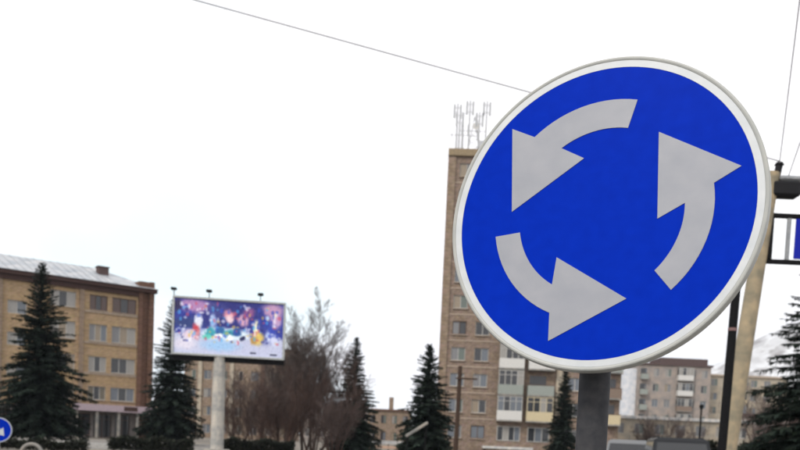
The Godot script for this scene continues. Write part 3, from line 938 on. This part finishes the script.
# ------------------------------------------------------------------ vegetation
func trees() -> void:
	var g := "spruces round the square"
	spruce(13.9, 3.9, 101, "tall dark spruce in front of the tan building", Vector3(-28.25, 0, -70), g, 1.1)
	spruce(13.7, 3.3, 102, "dark spruce half hidden behind the billboard", Vector3(-21.9, 0, -85), g)
	spruce(10.3, 2.7, 103, "slim spruce right of the bare trees", Vector3(-4.42, 0, -80), g)
	spruce(7.9, 2.35, 104, "dark cone-shaped spruce at the left foot of the tower", Vector3(1.53, 0, -60), g)
	spruce(9.2, 1.8, 105, "narrow spruce just left of the sign post", Vector3(15.0, 0, -85), g)
	spruce(9.6, 3.2, 106, "near spruce cut off by the right edge", Vector3(13.95, 0, -30), g, 1.0, 0.045, 0.032)
	var bg := "bare trees behind the billboard"
	bare_tree("bare_tree", 10.2, 2, 201, "tall bare tree with upright twigs nearest the billboard", Vector3(-9.5, 0, -75), bg, M.bare_bark, M.bare_twig, 4, 0.75, 0.85, 2, 0.12, 0.011)
	bare_tree("bare_tree", 10.8, 2, 212, "tallest bare tree beside the slim spruce", Vector3(-7.7, 0, -77), bg, M.bare_bark, M.bare_twig, 4, 0.75, 0.85, 2, 0.12, 0.011)
	bare_tree("bare_tree", 9.5, 2, 203, "shorter forked bare tree between the tall bare ones and spruce", Vector3(-6.6, 0, -82), bg, M.bare_bark, M.bare_twig, 4, 0.9, 0.75, 2, 0.2, 0.012)
	bare_tree("bare_tree", 9.6, 3, 204, "bushy bare tree behind the two tallest bare ones", Vector3(-8.7, 0, -80), bg, M.bare_bark, M.bare_twig, 4, 0.7, 0.85, 2, 0.2, 0.01)
	bare_tree("bare_tree", 8.6, 3, 205, "lowest bushy bare tree beside the billboard's right edge", Vector3(-10.6, 0, -78), bg, M.bare_bark, M.bare_twig, 4, 0.7, 0.85, 2, 0.22, 0.01)
	var sg := "bare shrubs along the square"
	var sh := [[-13.2, -72, 5.4, "brown bare shrub right beside the billboard post", 0], [-11.2, -70, 5.9, "dense brown bare shrub under the billboard's right end", 1], [-9.2, -68, 5.3, "reddish bare shrub left of the tall bare trees", 0], [-7.0, -71, 7.0, "tallest reddish bare shrub below the tall bare trees", 0], [-5.2, -69, 5.0, "brown bare shrub at the foot of the slim spruce", 1], [-10.2, -78, 6.6, "bare shrub behind the others under the billboard corner", 0]]
	var i := 0
	for s in sh:
		bare_tree("bare_shrub", s[2], 7, 300 + i, s[3], Vector3(s[0], 0, s[1]), sg, M.red_twig, M.red_twig if s[4] == 0 else M.purple_twig, 3, 0.5, 0.8, 2, 0.42, 0.009)
		i += 1
	var rs := [[28.6, -106, 4.6, "grey-brown bare shrub left in front of the low building"], [31.0, -108, 5.8, "largest bare shrub in front of the low building"], [34.6, -110, 4.9, "bare shrub right in front of the low building"], [23.6, -58, 5.4, "brown bare shrub between the beige pole and the near spruce"], [27.0, -64, 6.2, "bare shrub behind the near spruce at the right edge"]]
	for s in rs:
		bare_tree("bare_shrub", s[2], 6, 300 + i, s[3], Vector3(s[0], 0, s[1]), sg, M.red_twig, M.purple_twig, 3, 0.5, 0.8, 2, 0.42, 0.009)
		i += 1
	hedge(Vector3(4.8, 1.0, 0.9), 401, "low dark hedge under the bare shrubs by the billboard", Vector3(-9.6, 0, -60), 0.0)
	hedge(Vector3(5.2, 0.85, 0.9), 403, "low dark hedge left of the billboard post", Vector3(-15.6, 0, -56), 0.0)
	hedge(Vector3(6.2, 0.55, 0.9), 404, "lowest dark hedge before the shopfront of the tan building", Vector3(-20.6, 0, -50), 0.0)
	hedge(Vector3(5.4, 1.95, 1.1), 402, "dark hedge behind the parked vehicles right of the sign post", Vector3(13.0, 0, -40), 0.0)

# ------------------------------------------------------------------ billboard
func ad_image() -> ImageTexture:
	var W := 384
	var H := 192
	var im := Image.create(W, H, false, Image.FORMAT_RGB8)
	var nz := FastNoiseLite.new()
	nz.seed = 5; nz.frequency = 0.035; nz.fractal_octaves = 3
	# soft-edged areas of print: centre, radii, colour, edge softness
	var blobs := [
		[.55, .25, .40, .33, Color(.1, .12, .46), .35], [.83, .45, .13, .28, Color(.16, .2, .55), .4], [.12, .45, .15, .1, Color(.12, .2, .45), .5],
		[.18, .12, .15, .12, Color(.68, .5, .7), .5], [.9, .13, .1, .14, Color(.74, .58, .72), .5], [.93, .32, .05, .14, Color(.76, .62, .78), .5], [.84, .35, .03, .12, Color(.12, .2, .62), .5], [.89, .55, .035, .14, Color(.14, .24, .68), .5], [.79, .25, .03, .14, Color(.1, .14, .5), .5],
		[.03, .13, .03, .12, Color(.12, .08, .28), .4], [.38, .2, .08, .16, Color(.2, .22, .5), .6], [.5, .26, .05, .11, Color(.85, .55, .62), .35], [.5, .34, .035, .08, Color(.94, .82, .84), .4],
		[.63, .34, .05, .11, Color(.83, .63, .72), .4], [.68, .2, .05, .09, Color(.55, .3, .52), .5], [.22, .42, .035, .16, Color(.88, .9, .96), .45], [.35, .4, .03, .14, Color(.62, .72, .9), .5],
		[.2, .6, .035, .13, Color(.78, .18, .22), .4], [.14, .66, .06, .1, Color(.9, .82, .88), .5], [.46, .62, .24, .12, Color(.86, .93, .97), .3],
		[.33, .6, .05, .09, Color(.2, .62, .68), .3], [.42, .57, .045, .08, Color(.12, .38, .62), .3], [.5, .6, .045, .07, Color(.18, .6, .66), .3], [.57, .57, .04, .08, Color(.1, .3, .58), .3], [.3, .68, .04, .05, Color(.35, .8, .72), .4],
		[.41, .66, .03, .05, Color(1, 1, 1), .4], [.51, .68, .03, .05, Color(1, 1, 1), .4], [.63, .68, .025, .05, Color(.08, .1, .3), .3],
		[.75, .5, .025, .17, Color(.96, .94, .8), .4], [.77, .66, .05, .12, Color(.88, .76, .38), .45], [.73, .7, .03, .08, Color(.72, .55, .25), .5], [.86, .62, .03, .1, Color(.75, .8, .95), .5], [.92, .68, .04, .09, Color(.82, .84, .95), .5],
		[.42, .83, .16, .1, Color(.62, .78, .93), .6], [.1, .83, .1, .1, Color(.88, .86, .92), .6]]
	for y in H:
		for x in W:
			var u := (x + 0.5) / W + 0.012 * nz.get_noise_2d(x, y)
			var v := (y + 0.5) / H + 0.03 * nz.get_noise_2d(x + 500, y)
			var c := Color(.76, .78, .88) if v > 0.6 + 0.07 * sin(u * 9.0) + 0.1 * nz.get_noise_2d(x * 3, y * 3) else Color(.1, .17, .58)
			for b in blobs:
				var d := Vector2((u - b[0]) / b[2], (v - b[1]) / b[3]).length()
				if d < 1.0 + b[5]: c = c.lerp(b[4], 1.0 - smoothstep(1.0 - b[5], 1.0 + b[5], d))
			var sp := nz.get_noise_2d(x * 5.0, y * 5.0)
			if sp > 0.3: c = c.lerp(Color(.9, .88, .95), (sp - 0.3) * 1.2)
			elif sp < -0.35: c = c.lerp(Color(.12, .13, .4), (-0.35 - sp) * 2.5)
			im.set_pixel(x, y, c)
	var r := RandomNumberGenerator.new()
	r.seed = 77
	var ink := [Color(.95, .96, 1), Color(.3, .66, .9), Color(.12, .2, .66), Color(.08, .1, .42), Color(.95, .96, 1), Color(.16, .3, .75), Color(.78, .3, .4), Color(.85, .72, .36)]
	for i in 190:        # small busy print: flakes, figures and baubles
		var ctr := Vector2(r.randf_range(.04, .96) * W, r.randf_range(.06, .78) * H)
		var ra := r.randf_range(2.0, 7.0)
		var rb := r.randf_range(2.0, 9.0)
		var cc: Color = ink[r.randi() % ink.size()]
		for yy in range(int(ctr.y - rb), int(ctr.y + rb) + 1):
			for xx in range(int(ctr.x - ra), int(ctr.x + ra) + 1):
				if xx < 0 or yy < 0 or xx >= W or yy >= H: continue
				if Vector2((xx - ctr.x) / ra, (yy - ctr.y) / rb).length() < 1.0: im.set_pixel(xx, yy, im.get_pixel(xx, yy).lerp(cc, 0.6))
	im.fill_rect(Rect2i(int(W * .7), int(H * .925), 22, 6), Color(.15, .17, .3))
	im.fill_rect(Rect2i(int(W * .885), int(H * .94), 26, 6), Color(.15, .17, .3))
	return ImageTexture.create_from_image(im)

func billboard() -> void:
	var b := thing("billboard", "large billboard with a blue winter advert on one pale post", "billboard", Vector3(-10.95, 0, -53.25), 0.155)
	var w := 6.5
	var h := 3.36
	var yc := 7.53
	var x0 := 0.5
	var po := MB.new()
	po.tube(Vector3(0, -0.1, 0), Vector3(0, 5.86, 0), 0.39, 0.36, 28)
	part("post", po, M.post_pale, b)
	var ft := MB.new()
	ft.cbox(Vector3(0, 0.2, 0), Vector3(1.5, 0.5, 1.5), 0.05)
	part("footing", ft, M.concrete, b)
	var bx := MB.new()
	bx.span(Vector3(x0 - w * 0.5, yc - h * 0.5, -0.35), Vector3(x0 + w * 0.5, yc + h * 0.5, 0.3))
	var body := part("case", bx, M.board_frame, b)
	var fr := MB.new()
	for s in [-1.0, 1.0]:
		fr.cbox(Vector3(x0, yc + s * (h * 0.5 - 0.06), 0.34), Vector3(w, 0.13, 0.09), 0.02)
		fr.cbox(Vector3(x0 + s * (w * 0.5 - 0.06), yc, 0.34), Vector3(0.13, h - 0.27, 0.09), 0.02)
	part("frame", fr, M.board_frame, body)
	var pic := MB.new()
	pic.use_uv = true
	var a := Vector2(x0 - w * 0.5 + 0.12, yc - h * 0.5 + 0.12)
	var e := Vector2(x0 + w * 0.5 - 0.12, yc + h * 0.5 - 0.12)
	pic.quad(Vector3(a.x, a.y, 0.312), Vector3(e.x, a.y, 0.312), Vector3(e.x, e.y, 0.312), Vector3(a.x, e.y, 0.312))
	for q in pic.v: pic.uv.append(Vector2((q.x - a.x) / (e.x - a.x), 1.0 - (q.y - a.y) / (e.y - a.y)))
	var pm := StandardMaterial3D.new()
	pm.albedo_texture = ad_image()
	pm.roughness = 0.6
	part("poster", pic, pm, body)
	var wk := MB.new()
	wk.span(Vector3(x0 - w * 0.5, yc - h * 0.5 - 0.28, -0.3), Vector3(x0 + w * 0.5, yc - h * 0.5 - 0.002, 0.2))
	part("lower_beam", wk, M.steel_dark, b)
	for x in [-3.2, -1.2, 1.75]:
		var l := MB.new()
		l.tube(Vector3(x0 + x, yc + h * 0.5 - 0.02, 0), Vector3(x0 + x, yc + h * 0.5 + 0.32, 0.15), 0.03, 0.03, 6)
		var arm := part("lamp_arm", l, M.steel_dark, b)
		var q := MB.new()
		q.cbox(Vector3(x0 + x, yc + h * 0.5 + 0.38, 0.3), Vector3(0.34, 0.14, 0.36), 0.03)
		part("floodlight", q, M.steel_dark, arm)

# ------------------------------------------------------------------ poles on the right
func right_poles() -> void:
	var p := thing("utility_pole", "leaning beige concrete pole carrying a sign frame at the right", "pole", Vector3(4.9, 0.12, -14.0))
	var top := Vector3(0.53, 5.75, 0)
	var m := MB.new()
	m.tube(Vector3(0, -0.05, 0), top, 0.145, 0.115, 24)
	part("shaft", m, M.pole_beige, p)
	var cl := MB.new()
	cl.cbox(top + Vector3(0.2, -0.25, 0.0), Vector3(0.44, 0.22, 0.26), 0.03)
	part("black_box", cl, M.black_plastic, p)
	var br := MB.new()
	br.tube(top + Vector3(0.06, -0.14, 0.0), top + Vector3(0.1, 0.12, 0.0), 0.055, 0.055, 12)
	br.tube(top + Vector3(0.1, 0.12, 0), top + Vector3(0.1, 0.16, 0), 0.075, 0.05, 12)
	part("insulator", br, M.black_plastic, p)
	var lid := MB.new()
	lid.cbox(top + Vector3(0.27, -0.095, 0), Vector3(0.36, 0.085, 0.24), 0.03)
	part("box_lid", lid, M.steel_grey, p)
	var fr := MB.new()
	for y in [4.42, 5.11]: fr.cbox(Vector3(1.25, y, 0.02), Vector3(1.55, 0.07, 0.06), 0.008)
	fr.cbox(Vector3(0.56, 4.765, 0.03), Vector3(0.07, 0.63, 0.07), 0.008)
	var frame := part("sign_frame", fr, M.steel_dark, p)
	var st := MB.new()
	st.cbox(Vector3(0.835, 4.765, 0.02), Vector3(0.06, 0.635, 0.05), 0.008)
	part("upright", st, M.steel_grey, frame)
	var bp := MB.new()
	bp.cbox(Vector3(1.48, 4.765, 0.06), Vector3(1.12, 0.6, 0.03), 0.006)
	part("blue_panel", bp, M.blue_panel, frame)
	var k := thing("steel_pole", "thin black metal pole just left of the beige pole", "pole", Vector3(4.215, 0.12, -12.0))
	var s := MB.new()
	s.tube(Vector3(0, -0.05, 0), Vector3(0.09, 4.3, 0), 0.06, 0.056, 20)
	part("shaft", s, M.steel_dark, k)
	var bd := MB.new()
	bd.tube(Vector3(0.0645, 3.08, 0), Vector3(0.0653, 3.12, 0), 0.061, 0.061, 20)
	part("band", bd, M.pink_band, k)
	var c2 := MB.new()
	c2.tube(Vector3(0.09, 4.3, 0), Vector3(0.09, 4.33, 0), 0.059, 0.045, 20)
	part("cap", c2, M.black_plastic, k)

func sag_line(a: Vector3, b: Vector3, sag: float, n := 24) -> Array:
	var out := []
	for i in n + 1:
		var t := float(i) / n
		out.append(a.lerp(b, t) - Vector3(0, sag * 4.0 * t * (1.0 - t), 0))
	return out

func wires() -> void:
	var m := MB.new()
	m.path(sag_line(Vector3(5.53, 6.05, -14), Vector3(-23.35, 11.1, -10.7), 0.0, 40), 0.011, 6)
	tag(part(numbered("overhead_cable"), m, M.cable, self), "long overhead cable crossing the sky to the sign's top left", "cable", "overhead cables")
	var a := MB.new()
	a.path(sag_line(Vector3(5.53, 6.0, -14), Vector3(3.3, 6.75, -8.0), 0.02, 10), 0.008, 6)
	tag(part(numbered("overhead_cable"), a, M.cable, self), "thin cable rising steeply right of the sign, the left of two", "cable", "overhead cables")
	var b := MB.new()
	b.path(sag_line(Vector3(5.68, 5.83, -14), Vector3(4.25, 5.95, -9.5), 0.02, 10), 0.008, 6)
	tag(part(numbered("overhead_cable"), b, M.cable, self), "short thin cable rising at the right edge above the black box", "cable", "overhead cables")

# ------------------------------------------------------------------ small things
func small_things() -> void:
	# dark wooden pole before the tower
	var p := thing("wooden_pole", "dark wooden pole standing in front of the tower's left windows", "pole", Vector3(3.25, 0, -55))
	var m := MB.new()
	m.tube(Vector3(0, -0.1, 0), Vector3(0.05, 6.1, 0), 0.16, 0.12, 14)
	part("shaft", m, M.wood_dark, p)
	var am := MB.new()
	am.cbox(Vector3(0.45, 5.35, 0.15), Vector3(1.3, 0.1, 0.1), 0.015)
	var arm := part("cross_arm", am, M.wood_dark, p)
	for x in [0.2, 0.95]:
		var i := MB.new()
		i.tube(Vector3(x, 5.4, 0.15), Vector3(x, 5.55, 0.15), 0.045, 0.03, 10)
		part("insulator", i, M.concrete, arm)
	var q := thing("street_lamp", "thin dark lamp post in front of the low building", "street lamp", Vector3(19.7, 0, -60))
	var n := MB.new()
	n.tube(Vector3(0, -0.1, 0), Vector3(0, 4.4, 0), 0.09, 0.06, 12)
	part("post", n, M.steel_dark, q)
	var hd := MB.new()
	hd.tube(Vector3(0, 4.4, 0), Vector3(0, 4.62, 0), 0.1, 0.16, 12)
	hd.tube(Vector3(0, 4.62, 0), Vector3(0, 4.7, 0), 0.18, 0.06, 12)
	part("lamp_head", hd, M.steel_dark, q)
	# keep-right sign at the left edge
	var k := thing("keep_right_sign", "small round blue sign with white arrow cut by the left edge", "road sign", Vector3(-9.86, 0, -22.0), 0.3)
	var po := MB.new()
	po.tube(Vector3(0, -0.05, -0.05), Vector3(0, 1.55, -0.05), 0.03, 0.03, 14)
	part("post", po, M.steel_grey, k)
	var d := MB.new()
	d.lathe([Vector2(0.27, -0.02), Vector2(0.3, -0.02), Vector2(0.302, -0.002), Vector2(0.3, 0.0), Vector2(0.28, 0.0)], 48)
	d.lathe([Vector2(0.0, -0.004), Vector2(0.295, -0.004)], 48)
	var rim := part("plate", d, M.film_white, k, Vector3(0, 1.355, 0))
	var fc := MB.new()
	fc.lathe([Vector2(0.2798, -0.001), Vector2(0.0, -0.001)], 48)
	part("face", fc, M.film_blue, rim)
	var ar := MB.new()
	var sh := PackedVector2Array([Vector2(-0.035, 0.17), Vector2(-0.035, -0.02), Vector2(-0.12, -0.02), Vector2(0, -0.19), Vector2(0.12, -0.02), Vector2(0.035, -0.02), Vector2(0.035, 0.17)])
	var sr := PackedVector2Array()
	for v in sh: sr.append(v.rotated(0.72))
	ar.plate(sr, 0.0, 0.0015)
	part("arrow", ar, M.film_white, rim)
	# white arch beneath the tall spruce
	var arch := MB.new()
	for i in 14:
		var t0 := PI * i / 14.0
		var t1 := PI * (i + 1) / 14.0
		arch.tube(Vector3(cos(t0) * 0.52, sin(t0) * 0.5 - 0.04, 0), Vector3(cos(t1) * 0.52, sin(t1) * 0.5 - 0.04, 0), 0.09, 0.09, 10, i == 0 or i == 13)
	var ao := part(numbered("white_arch"), arch, M.concrete, self, Vector3(-18.3, 0.02, -44.5))
	tag(ao, "small white arch on the ground below the tall spruce", "arch")
	# low pale wall before the square
	var lw := thing("low_wall", "low pale concrete wall on the ground before the tan building", "wall", Vector3(-24.6, 0, -62))
	for i in 8:
		var s := MB.new()
		s.cbox(Vector3(-5.6 + 1.6 * i, 0.13, 0), Vector3(1.585, 0.36, 0.4), 0.02)
		part("block", s, M.kerb, lw)
	var fe := thing("rail_fence", "pale board fence low between the two spruces left of the tower", "fence", Vector3(-2.2, 0, -90))
	for i in 6:
		var s := MB.new()
		s.cbox(Vector3(-4.0 + 1.6 * i, 0.45, 0), Vector3(0.12, 1.1, 0.12), 0.01)
		part("post", s, M.wood_dark, fe)
	for i in 5:
		for y in [1.08, 0.6]:
			var s := MB.new()
			s.cbox(Vector3(-3.2 + 1.6 * i, y, 0.09), Vector3(1.58, 0.34 if y > 1.0 else 0.3, 0.05), 0.01)
			part("board", s, M.snowy_roof if y > 1.0 else M.peach_wall, fe)
	# open shelter with a slanted roof
	var sl := thing("shelter", "small open shelter with slanted pale roof beside the cone-shaped spruce", "shelter", Vector3(0.75, 0, -50))
	for x in [-0.5, 0.5]:
		for z in [-0.6, 0.6]:
			var s := MB.new()
			s.tube(Vector3(x, -0.05, z), Vector3(x, 2.06 + x * 0.68, z), 0.035, 0.035, 8)
			part("post", s, M.steel_dark, sl)
	var r := MB.new()
	r.cbox(Vector3(0, 2.1, 0), Vector3(1.42, 0.16, 1.7), 0.03, Basis.from_euler(Vector3(0.0, 0, 0.6)))
	part("roof", r, M.concrete, sl)

# ------------------------------------------------------------------ vehicles (x along the car, front at +x)
func vehicle(called: String, label: String, at: Vector3, turn: float, L: float, W: float, H: float, paint: Material, boxy: bool) -> void:
	var b := thing(called, label, "car" if not boxy else "van", at, turn, "vehicles parked right of the sign post")
	var wr := 0.34
	var hx := L * 0.5
	var belt := H * 0.56
	# lower body: side profile, rounded at bonnet and tail
	var lo := PackedVector2Array([Vector2(-hx, 0.42), Vector2(-hx + 0.06, 0.28), Vector2(hx - 0.08, 0.26), Vector2(hx, 0.42), Vector2(hx - 0.03, belt * 0.72), Vector2(hx - 0.16, belt * 0.86), Vector2(hx - 1.05, belt), Vector2(-hx + 0.1, belt + 0.02), Vector2(-hx + 0.01, belt * 0.86)])
	var m := MB.new()
	m.plate(lo, -W * 0.5, W * 0.5)
	var body := part("body", m, paint, b)
	# cabin tapers inwards to the roof
	var fx0 := hx - 1.0
	var fx1 := hx - 1.65
	var rx0 := -hx + 0.12
	var rx1 := -hx + (0.28 if boxy else 0.55)
	var ti := 0.16
	var lowc := [Vector3(rx0, belt + 0.001, W * 0.5 - 0.03), Vector3(fx0, belt + 0.001, W * 0.5 - 0.03), Vector3(fx0, belt + 0.001, -W * 0.5 + 0.03), Vector3(rx0, belt + 0.001, -W * 0.5 + 0.03)]
	var hi := [Vector3(rx1, H - 0.07, W * 0.5 - ti), Vector3(fx1, H - 0.07, W * 0.5 - ti), Vector3(fx1, H - 0.07, -W * 0.5 + ti), Vector3(rx1, H - 0.07, -W * 0.5 + ti)]
	var cb := MB.new()
	for i in 4: cb.quad(lowc[i], lowc[(i + 1) % 4], hi[(i + 1) % 4], hi[i])
	var crown := []
	for q in hi: crown.append(Vector3(q.x * 0.9 - 0.02, H, q.z * 0.82))
	for i in 4: cb.quad(hi[i], hi[(i + 1) % 4], crown[(i + 1) % 4], crown[i])
	cb.quad(crown[0], crown[1], crown[2], crown[3])
	var cabin := part("cabin", cb, paint, b)
	# glass set a little proud of the cabin faces
	for i in 4:
		var p0: Vector3 = lowc[i]; var p1: Vector3 = lowc[(i + 1) % 4]; var p2: Vector3 = hi[(i + 1) % 4]; var p3: Vector3 = hi[i]
		var nn := (p1 - p0).cross(p3 - p0).normalized() * 0.004
		var cuts := [[0.06, 0.94]] if i % 2 == 1 else [[0.06, 0.34], [0.38, 0.66], [0.69, 0.93]]
		for c in cuts:
			var g := MB.new()
			var a0 := p0.lerp(p1, c[0]); var a1 := p0.lerp(p1, c[1])
			var b0 := p3.lerp(p2, c[0]); var b1 := p3.lerp(p2, c[1])
			g.quad(a0.lerp(b0, 0.1) + nn, a1.lerp(b1, 0.1) + nn, a1.lerp(b1, 0.9) + nn, a0.lerp(b0, 0.9) + nn)
			part("windscreen" if i == 1 else "rear_window" if i == 3 else "side_window", g, M.car_glass, cabin)
	for x in [hx - 0.85, -hx + 0.8]:
		for s in [-1.0, 1.0]:
			var t := MB.new()
			t.tube(Vector3(x, wr, s * (W * 0.5 - 0.2)), Vector3(x, wr, s * (W * 0.5 + 0.012)), wr, wr, 24)
			var wh := part("wheel", t, M.rubber, b)
			var ri := MB.new()
			ri.tube(Vector3(x, wr, s * (W * 0.5 + 0.0125)), Vector3(x, wr, s * (W * 0.5 + 0.022)), wr * 0.62, wr * 0.58, 20)
			part("rim", ri, M.rim, wh)
	for s in [-1.0, 1.0]:
		var hl := MB.new()
		hl.cbox(Vector3(hx - 0.06, belt * 0.74, s * (W * 0.5 - 0.24)), Vector3(0.12, 0.16, 0.34), 0.03)
		part("headlight", hl, M.lamp_clear, body)
		var tl := MB.new()
		tl.cbox(Vector3(-hx + 0.02, belt * 0.84, s * (W * 0.5 - 0.14)), Vector3(0.1, 0.32, 0.18), 0.03)
		part("tail_light", tl, M.lamp_red, body)
		var mr := MB.new()
		mr.cbox(Vector3(fx0 - 0.12, belt + 0.14, s * (W * 0.5 + 0.1)), Vector3(0.12, 0.16, 0.2), 0.03)
		part("wing_mirror", mr, paint, cabin)
		var rl := MB.new()
		rl.tube(Vector3(rx1 + 0.15, H + 0.01, s * (W * 0.5 - 0.3)), Vector3(fx1 - 0.2, H + 0.01, s * (W * 0.5 - 0.3)), 0.018, 0.018, 8)
		part("roof_rail", rl, M.steel_dark, cabin)

func vehicles() -> void:
	vehicle("parked_car", "dark off-road car parked right of the sign post, its roof at the bottom edge", Vector3(7.95, 0.004, -26.0), -1.75, 4.5, 1.8, 1.95, M.car_dark, false)
	vehicle("parked_van", "grey van parked nearest the sign post, its roof at the bottom edge", Vector3(8.5, 0.004, -34.0), -1.8, 4.6, 1.8, 1.9, M.car_silver, true)
